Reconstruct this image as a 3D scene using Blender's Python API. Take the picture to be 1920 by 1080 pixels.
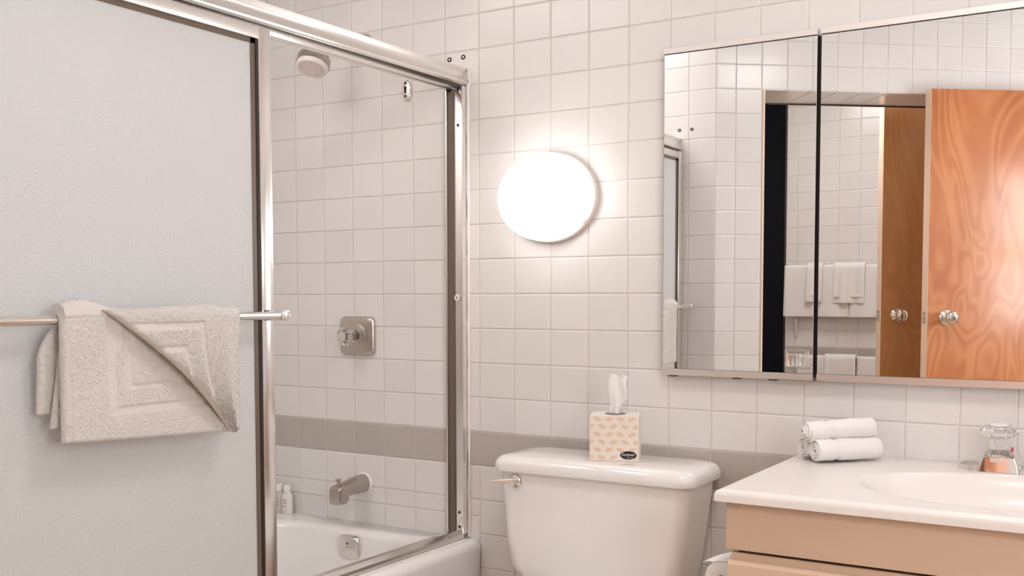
import bpy, bmesh, math, random
from mathutils import Vector, Matrix, noise
random.seed(7)
for o in list(bpy.data.objects): bpy.data.objects.remove(o)
scene = bpy.context.scene
COL = scene.collection
PI = math.pi

# ------------------------------------------------------------------ camera
cam_d = bpy.data.cameras.new('camera'); cam = bpy.data.objects.new('camera', cam_d); COL.objects.link(cam)
right = Vector((0.8498, 0.5270, -0.0013)); fwd = Vector((-0.5262, 0.8486, -0.0545)).normalized()
right = (right - fwd * right.dot(fwd)).normalized(); up = right.cross(fwd)
cam.matrix_world = Matrix(((right.x, up.x, -fwd.x, 1.1974), (right.y, up.y, -fwd.y, -2.7785), (right.z, up.z, -fwd.z, -0.0097), (0, 0, 0, 1)))
cam_d.sensor_width = 36; cam_d.lens = 1970.28 / 1920 * 36; cam_d.shift_y = 124.6 / 1920; cam_d.clip_start = 0.02
scene.camera = cam
# ------------------------------------------------------------------ world, exposure
w = bpy.data.worlds.new('world'); scene.world = w; w.use_nodes = True
w.node_tree.nodes['Background'].inputs[0].default_value = (0.9, 0.88, 0.86, 1)
w.node_tree.nodes['Background'].inputs[1].default_value = 0.3
vs = scene.view_settings
vs.view_transform = 'Standard'; vs.look = 'None'; vs.gamma = 1; vs.use_curve_mapping = False
vs.exposure = 0.42
CEIL_FILL = 17.0       # strength of the unseen fill lamps added on the ceiling
WINDOW = 8.0           # daylight on the frosted window behind the camera
SCONCE = 4.0            # strength of the wall lamps' diffusers

# ------------------------------------------------------------------ materials
def mat(name, col, rough=0.5, metal=0.0, spec=0.5, coat=0.0, trans=0.0, ior=1.45, sheen=0.0, sss=0.0):
    m = bpy.data.materials.new(name); m.use_nodes = True
    b = m.node_tree.nodes['Principled BSDF']
    b.inputs['Base Color'].default_value = (*col, 1); b.inputs['Roughness'].default_value = rough
    b.inputs['Metallic'].default_value = metal; b.inputs['Specular IOR Level'].default_value = spec
    b.inputs['Coat Weight'].default_value = coat; b.inputs['Coat Roughness'].default_value = 0.05
    b.inputs['Transmission Weight'].default_value = trans; b.inputs['IOR'].default_value = ior
    b.inputs['Sheen Weight'].default_value = sheen
    return m
def nt(m): return m.node_tree.nodes, m.node_tree.links, m.node_tree.nodes['Principled BSDF']
def add_bump(m, scale, strength, dist=0.001, detail=2.0, kind='noise'):
    n, l, b = nt(m)
    tc = n.new('ShaderNodeTexCoord')
    t = n.new('ShaderNodeTexNoise' if kind == 'noise' else 'ShaderNodeTexVoronoi'); t.inputs['Scale'].default_value = scale
    if kind == 'noise': t.inputs['Detail'].default_value = detail
    bp = n.new('ShaderNodeBump'); bp.inputs['Strength'].default_value = strength; bp.inputs['Distance'].default_value = dist
    l.new(tc.outputs['Object'], t.inputs['Vector']); l.new(t.outputs[0], bp.inputs['Height']); l.new(bp.outputs[0], b.inputs['Normal'])
    return m
def vary(m, amount=0.05):          # slight piece-to-piece difference in glaze colour
    n, l, b = nt(m)
    col = tuple(b.inputs['Base Color'].default_value)
    oi = n.new('ShaderNodeObjectInfo'); mp = n.new('ShaderNodeMapRange')
    mp.inputs['To Min'].default_value = 1 - amount; mp.inputs['To Max'].default_value = 1 + amount
    mx = n.new('ShaderNodeVectorMath'); mx.operation = 'SCALE'; mx.inputs[0].default_value = col[:3]
    l.new(oi.outputs['Random'], mp.inputs['Value']); l.new(mp.outputs[0], mx.inputs['Scale']); l.new(mx.outputs[0], b.inputs['Base Color'])
    return m
def noise_color(m, c1, c2, scale, detail=3):
    n, l, b = nt(m)
    tc = n.new('ShaderNodeTexCoord'); t = n.new('ShaderNodeTexNoise'); t.inputs['Scale'].default_value = scale; t.inputs['Detail'].default_value = detail
    r = n.new('ShaderNodeValToRGB'); r.color_ramp.elements[0].position = 0.3; r.color_ramp.elements[1].position = 0.7
    r.color_ramp.elements[0].color = (*c1, 1); r.color_ramp.elements[1].color = (*c2, 1)
    l.new(tc.outputs['Object'], t.inputs['Vector']); l.new(t.outputs[0], r.inputs[0]); l.new(r.outputs[0], b.inputs['Base Color'])
    return m
M = {}
M['tile'] = vary(add_bump(mat('tile_white', (0.785, 0.752, 0.734), 0.22), 14, 0.12, 0.004), 0.025)
M['tile_grey'] = vary(add_bump(mat('tile_taupe', (0.50, 0.45, 0.415), 0.2), 14, 0.12, 0.004), 0.03)
M['grout'] = mat('grout', (0.72, 0.655, 0.61), 0.85)
M['caulk'] = mat('caulk', (0.86, 0.82, 0.79), 0.5)
M['paint'] = mat('paint', (0.82, 0.812, 0.805), 0.6)
M['porcelain'] = mat('porcelain', (0.90, 0.868, 0.845), 0.08, coat=0.5)
M['enamel'] = mat('enamel', (0.90, 0.87, 0.85), 0.12, coat=0.4)
M['chrome'] = mat('chrome', (0.80, 0.765, 0.735), 0.07, 1.0)
M['nickel'] = mat('brushed_nickel', (0.58, 0.52, 0.47), 0.25, 1.0)
M['chrome_spout'] = mat('chrome_dark_reflect', (0.50, 0.45, 0.41), 0.16, 1.0)  # darker base colour stands in for dark surroundings mirrored in the chrome
M['alu'] = mat('aluminium', (0.86, 0.83, 0.805), 0.20, 1.0)
M['alu_satin'] = mat('aluminium_satin', (0.88, 0.855, 0.83), 0.34, 1.0)
M['rail_matt'] = mat('rail_matt', (0.80, 0.75, 0.72), 0.45, 0.3)
M['gasket'] = mat('gasket', (0.028, 0.02, 0.016), 0.5)
M['gasket_bronze'] = mat('gasket_bronze', (0.16, 0.12, 0.09), 0.35)
M['screw'] = mat('screw', (0.10, 0.085, 0.075), 0.4, 0.8)
M['hole'] = mat('dark_recess', (0.02, 0.016, 0.014), 0.7)
M['mirror'] = mat('mirror_silver', (0.93, 0.935, 0.935), 0.0, 1.0)
M['acrylic'] = mat('clear_acrylic', (0.98, 0.97, 0.96), 0.04, trans=0.92, ior=1.46)
M['plastic_white'] = mat('plastic_white', (0.85, 0.81, 0.79), 0.35)
M['plastic_pink'] = mat('plastic_frosted', (0.84, 0.75, 0.72), 0.35)
M['lamp_base'] = mat('lamp_base', (0.80, 0.72, 0.66), 0.45)
M['counter'] = mat('cultured_marble', (0.84, 0.785, 0.75), 0.25, spec=0.35)
M['laminate'] = add_bump(mat('laminate', (0.70, 0.52, 0.38), 0.42), 300, 0.1, 0.0005)
M['laminate_edge'] = mat('laminate_edge', (0.80, 0.68, 0.57), 0.4)
M['terry'] = add_bump(mat('terry', (0.86, 0.80, 0.755), 0.95, spec=0.1, sheen=0.35), 330, 1.0, 0.004, 4)
M['terry_flat'] = add_bump(mat('terry_flat', (0.81, 0.74, 0.69), 0.9, spec=0.1, sheen=0.2), 700, 0.3, 0.001, 2)
M['terry_white'] = add_bump(mat('terry_white', (0.90, 0.87, 0.85), 0.95, spec=0.1, sheen=0.35), 480, 0.7, 0.002, 3)
M['paper'] = mat('tissue_paper', (0.90, 0.88, 0.87), 0.9, spec=0.1)
M['carton'] = mat('carton', (0.86, 0.76, 0.67), 0.55)
M['carton_top'] = mat('carton_top', (0.85, 0.79, 0.73), 0.55)
M['leaf'] = mat('leaf_print', (0.79, 0.59, 0.43), 0.55)
M['leaf_vein'] = mat('leaf_vein', (0.83, 0.67, 0.53), 0.55)
M['ink'] = mat('ink_black', (0.012, 0.012, 0.013), 0.4)
M['ink_white'] = mat('ink_white', (0.85, 0.84, 0.82), 0.5)
M['ink_grey'] = mat('ink_grey', (0.42, 0.36, 0.32), 0.6)
M['bottle'] = mat('bottle_plastic', (0.84, 0.80, 0.77), 0.3)
M['bottle_beige'] = mat('bottle_beige', (0.70, 0.61, 0.54), 0.3)
M['floor'] = noise_color(mat('floor', (0.5, 0.3, 0.18), 0.5), (0.57, 0.42, 0.31), (0.63, 0.48, 0.36), 6)
M['black_pane'] = mat('black_glass', (0.004, 0.005, 0.009), 0.12, spec=0.25)
M['steel'] = mat('steel', (0.72, 0.67, 0.60), 0.18, 1.0)

def frosted():
    m = add_bump(mat('frosted_glass', (0.84, 0.84, 0.84), 0.34, spec=0.7), 190, 1.0, 0.003, 2)
    n, l, b = nt(m)
    tr = n.new('ShaderNodeBsdfTranslucent'); tr.inputs[0].default_value = (0.84, 0.845, 0.85, 1)
    mx = n.new('ShaderNodeMixShader'); mx.inputs[0].default_value = 0.35
    out = n['Material Output']
    l.new(b.outputs[0], mx.inputs[1]); l.new(tr.outputs[0], mx.inputs[2]); l.new(mx.outputs[0], out.inputs[0])
    return m
M['frosted'] = frosted()
def emis(name, col, s):
    m = mat(name, (0.9, 0.88, 0.85), 0.3); b = m.node_tree.nodes['Principled BSDF']
    b.inputs['Emission Color'].default_value = (*col, 1); b.inputs['Emission Strength'].default_value = s
    return m
M['glow'] = emis('lamp_glass_lit', (1.0, 0.975, 0.955), SCONCE)
M['glow_ceil_fill'] = emis('ceiling_fill_lit', (1.0, 0.975, 0.955), CEIL_FILL)
M['glow_tub_fill'] = emis('tub_fill_lit', (1.0, 0.975, 0.955), CEIL_FILL * 0.27)
M['glow_window'] = emis('window_glass_lit', (0.93, 0.96, 1.0), WINDOW)
def wood(name, c1, c2, c3, edge=False):
    m = mat(name, c1, 0.35, coat=0.7); n, l, b = nt(m); b.inputs['Coat Roughness'].default_value = 0.17; b.inputs['Coat IOR'].default_value = 1.5
    tc = n.new('ShaderNodeTexCoord'); mp = n.new('ShaderNodeMapping'); mp.inputs['Scale'].default_value = (1, 1, 0.42)
    nz = n.new('ShaderNodeTexNoise'); nz.inputs['Scale'].default_value = 2.4; nz.inputs['Detail'].default_value = 2.0; nz.inputs['Distortion'].default_value = 1.2
    ml = n.new('ShaderNodeMath'); ml.operation = 'MULTIPLY'; ml.inputs[1].default_value = 85
    sn = n.new('ShaderNodeMath'); sn.operation = 'SINE'
    ma = n.new('ShaderNodeMapRange'); ma.inputs['From Min'].default_value = -1; ma.inputs['From Max'].default_value = 1; ma.inputs['To Max'].default_value = 0.24
    n2 = n.new('ShaderNodeTexNoise'); n2.inputs['Scale'].default_value = 4; n2.inputs['Detail'].default_value = 3
    ad = n.new('ShaderNodeMath'); ad.operation = 'ADD'
    r = n.new('ShaderNodeValToRGB'); e = r.color_ramp.elements
    e[0].color = (*c1, 1); e[1].color = (*c3, 1); e[0].position = 0.34; e[1].position = 0.9
    k = e.new(0.6); k.color = (*c2, 1)
    l.new(tc.outputs['Object'], mp.inputs[0]); l.new(mp.outputs[0], nz.inputs['Vector']); l.new(mp.outputs[0], n2.inputs['Vector'])
    l.new(nz.outputs[0], ml.inputs[0]); l.new(ml.outputs[0], sn.inputs[0]); l.new(sn.outputs[0], ma.inputs[0])
    l.new(ma.outputs[0], ad.inputs[0]); l.new(n2.outputs[0], ad.inputs[1]); l.new(ad.outputs[0], r.inputs[0]); l.new(r.outputs[0], b.inputs['Base Color'])
    return m
M['wood'] = wood('birch_veneer', (0.44, 0.125, 0.03), (0.58, 0.20, 0.062), (0.68, 0.29, 0.115))
M['wood_brown'] = wood('birch_veneer_brown', (0.46, 0.20, 0.065), (0.52, 0.235, 0.08), (0.58, 0.28, 0.105))
M['wood_edge_lit'] = mat('wood_edge_lit', (0.92, 0.70, 0.53), 0.5)  # brightened: light falling on the door edge is put into the colour
def brick_tile(name):
    m = mat(name, (0.8, 0.75, 0.71), 0.2); n, l, b = nt(m)
    tc = n.new('ShaderNodeTexCoord'); mp = n.new('ShaderNodeMapping'); mp.inputs['Rotation'].default_value = (PI / 2, 0, PI / 2)
    t = n.new('ShaderNodeTexBrick'); t.offset = 0; t.inputs['Scale'].default_value = 1
    t.inputs['Brick Width'].default_value = 0.129; t.inputs['Row Height'].default_value = 0.1095; t.inputs['Mortar Size'].default_value = 0.0016
    t.inputs['Color1'].default_value = t.inputs['Color2'].default_value = (0.80, 0.75, 0.715, 1); t.inputs['Mortar'].default_value = (0.70, 0.61, 0.55, 1)
    l.new(tc.outputs['Object'], mp.inputs[0]); l.new(mp.outputs[0], t.inputs['Vector']); l.new(t.outputs[0], b.inputs['Base Color'])
    return m
M['tile_far'] = brick_tile('tile_plain')

# ------------------------------------------------------------------ mesh helpers
def finish(bm, name, m, parent=None, smooth=40, label=None):
    me = bpy.data.meshes.new(name); bmesh.ops.recalc_face_normals(bm, faces=bm.faces); bm.to_mesh(me); bm.free()
    me.materials.append(M[m] if isinstance(m, str) else m)
    if smooth:
        me.shade_smooth(); me.set_sharp_from_angle(angle=math.radians(smooth))
    o = bpy.data.objects.new(name, me); COL.objects.link(o)
    if parent: o.parent = parent
    if label: o['label'] = label
    return o
def tag(o, label=None, cat=None, group=None, kind=None):
    if label: o['label'] = label
    if cat: o['category'] = cat
    if group: o['group'] = group
    if kind: o['kind'] = kind
    return o
def thing(name, label, cat, loc=(0, 0, 0), group=None, rz=0):
    o = bpy.data.objects.new(name, None); COL.objects.link(o); o.location = loc; o.rotation_euler = (0, 0, rz); o.empty_display_size = 0.05
    return tag(o, label, cat, group)
def BM(): return bmesh.new()
def box(bm, x0, x1, y0, y1, z0, z1, bev=0, seg=2):
    r = bmesh.ops.create_cube(bm, size=1); vs_ = r['verts']
    for v in vs_: v.co = Vector(((x0 + x1) / 2 + v.co.x * (x1 - x0), (y0 + y1) / 2 + v.co.y * (y1 - y0), (z0 + z1) / 2 + v.co.z * (z1 - z0)))
    if bev:
        es = list({e for v in vs_ for e in v.link_edges})
        bmesh.ops.bevel(bm, geom=es, offset=bev, segments=seg, profile=0.5, affect='EDGES')
    return bm
def frame_of(axis):
    a = Vector(axis).normalized(); h = Vector((0, 0, 1)) if abs(a.z) < 0.9 else Vector((1, 0, 0))
    u = h.cross(a).normalized(); return u, a.cross(u), a
def loft(bm, rings, cap0=True, cap1=True, closed=True):
    vr = [[bm.verts.new(p) for p in r] for r in rings]
    for a, b in zip(vr, vr[1:]):
        n = len(a)
        for i in range(n if closed else n - 1):
            j = (i + 1) % n; bm.faces.new((a[i], a[j], b[j], b[i]))
    if cap0 and closed: bm.faces.new(vr[0])
    if cap1 and closed: bm.faces.new(vr[-1])
    return vr
def lathe(bm, origin, axis, prof, n=32, sx=1.0, sy=1.0, flute=0, fa=0.0):
    u, v, a = frame_of(axis); o = Vector(origin); rings = []
    for (r, h) in prof:
        ring = []
        for i in range(n):
            t = 2 * PI * i / n; rr = max(r, 1e-5) * (1 + (fa * math.cos(flute * t) if flute else 0))
            ring.append(o + a * h + u * (rr * math.cos(t) * sx) + v * (rr * math.sin(t) * sy))
        rings.append(ring)
    loft(bm, rings); bmesh.ops.remove_doubles(bm, verts=bm.verts, dist=1e-5)
    return bm
def tube(bm, pts, r, n=14):
    pts = [Vector(p) for p in pts]; rings = []
    for i, p in enumerate(pts):
        d = (pts[min(i + 1, len(pts) - 1)] - pts[max(i - 1, 0)]).normalized(); u, v, a = frame_of(d)
        rr = r[i] if isinstance(r, (list, tuple)) else r
        rings.append([p + u * rr * math.cos(2 * PI * k / n) + v * rr * math.sin(2 * PI * k / n) for k in range(n)])
    loft(bm, rings); return bm
def prism_y(bm, poly, y0, y1):       # poly of (x,z), extruded along y
    loft(bm, [[(x, y0, z) for x, z in poly], [(x, y1, z) for x, z in poly]]); return bm
def rrect(cx, cy, hx, hy, r, n=6):
    pts = []
    for k, (sx, sy) in enumerate(((1, 1), (-1, 1), (-1, -1), (1, -1))):
        for i in range(n + 1):
            t = PI / 2 * (k + i / n); pts.append((cx + sx * (hx - r) + r * math.cos(t), cy + sy * (hy - r) + r * math.sin(t)))
    return pts
def superell(cx, cz, hx, hz, p, n=48):
    out = []
    for i in range(n):
        t = 2 * PI * i / n; c, s = math.cos(t), math.sin(t)
        out.append((cx + hx * math.copysign(abs(c) ** (2 / p), c), cz + hz * math.copysign(abs(s) ** (2 / p), s)))
    return out

# ------------------------------------------------------------------ tiles
T, TW = 0.1095, 0.12939
ZF, ZC = -1.19, 1.31            # floor, ceiling
_tilecache = {}
def tile_mesh(wd, ht, m):
    k = (round(wd, 4), round(ht, 4), m)
    if k not in _tilecache:
        bm = BM(); g = 0.0014; b = 0.0022
        rings = []
        for (ins, y) in ((0, 0.004), (0, -0.0012 + b), (0.0008, 0.0006), (b + 0.0008, 0.0)):
            hx, hz = wd / 2 - g - ins, ht / 2 - g - ins
            rings.append([(-hx, y, -hz), (hx, y, -hz), (hx, y, hz), (-hx, y, hz)])
        loft(bm, rings, cap0=False)
        me = bpy.data.meshes.new('tile'); bmesh.ops.recalc_face_normals(bm, faces=bm.faces); bm.to_mesh(me); bm.free()
        me.materials.append(M[m]); me.shade_flat()
        _tilecache[k] = me
    return _tilecache[k]
def tile_at(parent, loc, wd, ht, m='tile', rz=0, rx=0, name='tile'):
    o = bpy.data.objects.new(name, tile_mesh(wd, ht, m)); COL.objects.link(o); o.parent = parent
    o.location = loc; o.rotation_euler = (rx + random.uniform(-1, 1) * 0.003, random.uniform(-1, 1) * 0.001, rz + random.uniform(-1, 1) * 0.003)
    return o
def tiles_joined(parent, specs, m='tile', rz=0):
    bm = BM()
    for (loc, wd, ht) in specs:
        bmesh.ops.create_cube  # noqa
        t = BM(); t.from_mesh(tile_mesh(wd, ht, m)); mt = Matrix.Translation(loc) @ Matrix.Rotation(rz, 4, 'Z')
        bmesh.ops.transform(t, matrix=mt, verts=t.verts)
        tmp = bpy.data.meshes.new('tmp'); t.to_mesh(tmp); t.free(); bm.from_mesh(tmp); bpy.data.meshes.remove(tmp)
    o = finish(bm, 'tile_field', m, parent, 0); o['kind'] = 'stuff'; return o

# --- back wall
bm = BM(); box(bm, -1.75, 2.4, 0.0022, 0.14, ZF, ZC)
wall_back = finish(bm, 'wall_back', 'grout', smooth=0); tag(wall_back, 'white square tiled wall with taupe band behind the toilet', kind='structure')
rest = {'tile': [], 'tile_grey': []}; count = 0
for k in range(-12, 18):
    rows = []
    for m_ in range(-12, 11):
        if k < -5 and m_ >= 6: continue
        rows.append((-m_ * T, -(m_ + 1) * T, 'tile_grey' if m_ == 4 else 'tile'))
    if k < -5: rows += [(-6 * T, -6.5 * T, 'tile'), (-6.5 * T, -7.5 * T, 'tile')]
    for zt, zb, mm in rows:
        x = (k + 0.5) * TW; z = (zt + zb) / 2
        vis = x < 1.02 and -1.0 < z < 1.06 and not (x > 0.08 and -0.15 < z < 0.6) and not (x > 0.6 and z > 0.8) and not (x > 0.42 and z < -0.47) \
            and not (-0.3 < x < 0.05 and z < -0.55)
        if vis and count < 300: tile_at(wall_back, (x, 0, z), TW, zt - zb, mm); count += 1
        else: rest[mm].append(((x, 0, z), TW, zt - zb))
for mm in rest: tiles_joined(wall_back, rest[mm], mm)
# --- left wall of the tub alcove, ceiling, floor, right wall
def struct(name, bm, m, label): return tag(finish(bm, name, m, smooth=0), label, kind='structure')
struct('wall_left', box(BM(), -1.70, -1.553, -3.9, 0.0, ZF, ZC), 'tile_far', 'white tiled wall along the bathtub behind the frosted glass')
struct('floor', box(BM(), -1.7, 2.4, -4.0, 0.14, ZF - 0.1, ZF), 'floor', 'warm tan floor below the vanity and bathtub')
struct('ceiling', box(BM(), -1.7, 2.4, -4.0, 0.14, ZC, ZC + 0.1), 'paint', 'plain white ceiling')
bm = BM(); WY0, WY1, WZ0, WZ1 = -2.62, -1.83, -0.22, 0.80
box(bm, 2.25, 2.4, -4.0, WY0, ZF, ZC); box(bm, 2.25, 2.4, WY1, 0.14, ZF, ZC); box(bm, 2.25, 2.4, WY0, WY1, ZF, WZ0); box(bm, 2.25, 2.4, WY0, WY1, WZ1, ZC)
struct('wall_right', bm, 'paint', 'plain white wall to the right of the vanity')
bm = BM()
for (y0, y1, z0, z1) in ((WY0, WY0 + 0.04, WZ0, WZ1), (WY1 - 0.04, WY1, WZ0, WZ1), (WY0 + 0.04, WY1 - 0.04, WZ0, WZ0 + 0.04), (WY0 + 0.04, WY1 - 0.04, WZ1 - 0.04, WZ1), (WY0 + 0.04, WY1 - 0.04, 0.22, 0.30)):
    box(bm, 2.27, 2.32, y0, y1, z0, z1, 0.003)
w2 = struct('window_2', bm, 'paint', 'bright frosted window whose glare shows on the orange door')
for z0, z1 in ((WZ0 + 0.041, 0.219), (0.301, WZ1 - 0.041)):
    bm = BM(); box(bm, 2.29, 2.296, WY0 + 0.041, WY1 - 0.041, z0, z1); finish(bm, 'pane', 'glow_window', w2, 0)
# --- end wall of the alcove (facing the back wall), seen in the mirror
RP, RZ0 = 0.1085, 1.027          # row pitch and a row joint height of the walls seen in the mirror
bm = BM(); box(bm, -1.553, -0.53, -1.93, -1.7922, ZF, ZC)
wall_front = struct('wall_front', bm, 'grout', 'white tiled end wall of the tub alcove seen in the mirror')
rs = []
for c in range(8):
    x = -0.525 - (c + 0.5) * TW
    if x - TW / 2 < -1.56: continue
    for r in range(-3, 21):
        z = RZ0 - (r + 0.5) * RP
        if z > ZC or z < ZF: continue
        if c < 3 and -0.35 < z: tile_at(wall_front, (x, -1.79, z), TW, RP, rz=PI)
        else: rs.append(((x, -1.79, z), TW, RP))
tiles_joined(wall_front, rs, 'tile', PI)
# --- angled wall with a wide opening, seen in the mirror
AX, AY = -0.525, -1.79; DX, DY = 0.776, -0.6305
wall_ang = bpy.data.objects.new('wall_angled', bpy.data.meshes.new('wall_angled')); COL.objects.link(wall_ang)
bm = BM(); OPL, OPR, OPT, TH = 0.222, 1.30, 0.915, 0.30
# local x runs along the wall, local y points into the room
box(bm, 0, OPL, -TH, -0.0022, ZF, ZC); box(bm, OPL, OPR, -TH, -0.0022, OPT + 0.003, ZC); box(bm, OPR, 1.62, -TH, -0.0022, ZF, ZC)
bmesh.ops.recalc_face_normals(bm, faces=bm.faces); bm.to_mesh(wall_ang.data); bm.free(); wall_ang.data.materials.append(M['grout'])
wall_ang.location = (AX, AY, 0); wall_ang.rotation_euler = (0, 0, math.atan2(DY, DX))
tag(wall_ang, 'angled white tiled wall with a wide opening seen in the mirror', kind='structure')
edges = [0.0, 0.0915]
while edges[-1] < 1.60: edges.append(edges[-1] + 0.119)
rs = []
for a, b in zip(edges, edges[1:]):
    for r in range(-3, 21):
        z = RZ0 - (r + 0.5) * RP; s = (a + b) / 2
        if z > ZC or z < ZF: continue
        if OPL - 0.02 < s < OPR and z < OPT: continue
        if s > OPR and z < OPT: rs.append(((s, 0, z), b - a, RP)); continue
        tile_at(wall_ang, (s, 0, z), b - a, RP, rz=PI)
if rs: tiles_joined(wall_ang, rs, 'tile', PI)
for a, b in zip(edges[2:], edges[3:]):           # tiled soffit of the opening
    if b < OPR + 0.06: tile_at(wall_ang, ((a + b) / 2, -TH / 2, OPT), b - a, TH, rx=PI / 2)
bm = BM(); box(bm, OPL, OPR, -TH - 0.008, -TH, OPT - 0.006, OPT + 0.03); finish(bm, 'trim_strip', 'screw', wall_ang, 0)
bm = BM(); box(bm, OPL - 0.004, OPL + 0.004, -TH, 0.002, ZF, OPT); finish(bm, 'jamb_edge', 'wood_edge_lit', wall_ang, 0)
# --- rear wall with towels, black glass panel
bm = BM(); box(bm, -0.812, 2.25, -3.9, -3.7622, ZF, ZC)
wall_rear = struct('wall_rear', bm, 'grout', 'white tiled wall hung with towels, seen through the opening in the mirror')
rs = []
for c in range(24):
    x0 = -0.744 - 0.1255 + c * 0.1255; x1 = x0 + 0.1255
    if c == 0: x0 = -0.812
    for r in range(-8, 14):
        z1 = 0.31 + 0.0025 - r * 0.1055; z0 = z1 - 0.1055
        if z0 > ZC or z0 < ZF: continue
        x = (x0 + x1) / 2; z = (z0 + z1) / 2; mm = 'tile_grey' if r == 6 else 'tile'
        if x < -0.05 and -0.5 < z < 0.95: tile_at(wall_rear, (x, -3.76, z), x1 - x0, 0.1055, mm, rz=PI)
        else: rs.append(((x, -3.76, z), x1 - x0, 0.1055))
tiles_joined(wall_rear, rs, 'tile', PI)
bm = BM(); box(bm, -1.553, -0.812, -3.86, -3.80, ZF, ZC)
win = struct('window_1', bm, 'black_pane', 'tall black glass panel beside the towels in the mirror')
bm = BM(); box(bm, -0.824, -0.812, -3.80, -3.762, ZF, ZC); finish(bm, 'window_frame', 'screw', win, 0)

# ------------------------------------------------------------------ lamps
def sconce(cx, cz, label, real=True):
    t = thing('wall_lamp', label, 'lamp', (cx, 0, cz), 'oval wall lamps beside the mirror')
    bm = BM(); lathe(bm, (0, -0.001, 0), (0, -1, 0), [(0.110, 0), (0.128, 0.0), (0.1335, 0.006), (0.1335, 0.026), (0.130, 0.030), (0.110, 0.030)], 64, 1.17, 1.0)
    finish(bm, 'base_ring', 'lamp_base', t)
    bm = BM(); pr = [(0.12, 0.028), (0.1285, 0.030), (0.131, 0.045), (0.130, 0.062)]
    for i in range(1, 10):
        a = PI / 2 * i / 9; pr.append((0.092 + 0.038 * math.cos(a), 0.062 + 0.044 * math.sin(a)))
    pr += [(0.05, 0.109), (0.0, 0.110)]
    lathe(bm, (0, 0, 0), (0, -1, 0), pr, 64, 1.17, 1.0)
    finish(bm, 'diffuser', 'glow', t, 60, 'glowing white oval glass diffuser')
    bm = BM(); box(bm, 0.112, 0.128, -0.040, -0.024, -0.082, -0.071, 0.002); finish(bm, 'clip', 'alu', t)
    return t
sconce(-0.378, 0.288, 'glowing oval white wall lamp on the tiles between shower and mirror')
sconce(1.25, 0.288, 'glowing oval white wall lamp on the far right of the mirror cabinet')
def ceil_fill(x, y, label, m='glow_ceil_fill'):  # unseen fill lamps added for brightness, shaped as ceiling fixtures
    t = thing('ceiling_fill_lamp', label, 'lamp', (x, y, ZC), 'added round fill lamps')
    bm = BM(); lathe(bm, (0, 0, 0), (0, 0, -1), [(0.0, 0), (0.23, 0), (0.235, 0.02), (0.22, 0.024), (0, 0.024)], 40); finish(bm, 'ceiling_plate', 'alu_satin', t)
    bm = BM(); lathe(bm, (0, 0, -0.02), (0, 0, -1), [(0.0, 0), (0.215, 0), (0.215, 0.02), (0.19, 0.05), (0.12, 0.072), (0, 0.08)], 40); finish(bm, 'diffuser', m, t, 60)
    return t
ceil_fill(0.75, -1.15, 'unseen round fill lamp added above the bathroom floor')  # added to brighten the whole room from above, out of view
ceil_fill(-0.45, -2.80, 'unseen round fill lamp added by the hanging towels')  # added to light the towels and rear wall behind the opening
ceil_fill(1.55, -3.10, 'unseen round fill lamp added behind the camera by the entrance')  # added as frontal fill from the camera side
ceil_fill(-1.10, -1.30, 'unseen wide round dim fill lamp added above the bathtub', 'glow_tub_fill').scale = (1.75, 1.75, 1)  # added to brighten the shower interior, out of view

# ------------------------------------------------------------------ bathtub
XT0, XT1, YT0, YT1, ZR = -1.552, -0.642, -1.789, -0.001, -0.785
tub = thing('bathtub', 'white enamel bathtub behind the sliding shower door', 'bathtub', (-1.1, -0.9, ZF))
cx, cy = (XT0 + XT1) / 2, (YT0 + YT1) / 2; hx, hy = (XT1 - XT0) / 2, (YT1 - YT0) / 2
OX, OY, OZ = 1.1, 0.9, -ZF
rings = []
def ring(x0, x1, y0, y1, r, z): rings.append([(x + OX, y + OY, z + OZ) for x, y in rrect((x0 + x1) / 2, (y0 + y1) / 2, (x1 - x0) / 2, (y1 - y0) / 2, r, 10)])
ring(XT0, XT1 - 0.02, YT0, YT1, 0.004, ZF + 0.002)
ring(XT0, XT1 - 0.004, YT0, YT1, 0.004, ZR - 0.10)
for i in range(7):
    a = PI / 2 * i / 6; ring(XT0, XT1 - 0.03 * (1 - math.cos(a)), YT0, YT1, 0.006, ZR - 0.03 + 0.03 * math.sin(a))
IX0, IX1, IY0, IY1 = -1.490, -0.765, -1.66, -0.085
for i in range(7):
    a = PI / 2 * i / 6; e = 0.03 * (1 - math.cos(PI / 2 - a)) if False else 0.028 * math.sin(a)
    ring(IX0 + e, IX1 - e, IY0 + e, IY1 - e, 0.16, ZR - 0.028 * (1 - math.cos(a)))
for f in (0.15, 0.35, 0.6, 0.8, 0.92, 0.98, 1.0):
    e = 0.028 + 0.055 * f + (0.09 * ((f - 0.8) / 0.2) ** 2 if f > 0.8 else 0)
    ring(IX0 + e, IX1 - e, IY0 + e * 2.2, IY1 - e, 0.16, ZR - 0.028 - 0.31 * f)
bm = BM(); loft(bm, rings, cap0=False); finish(bm, 'tub_shell', 'enamel', tub, 60)
ov = BM()
def plate(bm, cx_, cz_, hx_, hz_, y0, dep, p=5, n=48, tilt=0.0):
    rr = []
    for (ins, d) in ((0, 0), (0, dep * 0.5), (0.12, dep * 0.9), (0.2, dep)):
        rr.append([(x, y0 - d + (z - cz_) * tilt, z) for x, z in superell(cx_, cz_, hx_ * (1 - ins), hz_ * (1 - ins), p, n)])
    loft(bm, rr)
plate(ov, -1.085 + OX, -0.842 + OZ, 0.047, 0.042, -0.112 + OY, 0.022, 4.5, tilt=-0.12)
o = finish(ov, 'overflow_plate', 'chrome', tub, 50, 'rounded square chrome overflow plate')
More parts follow.
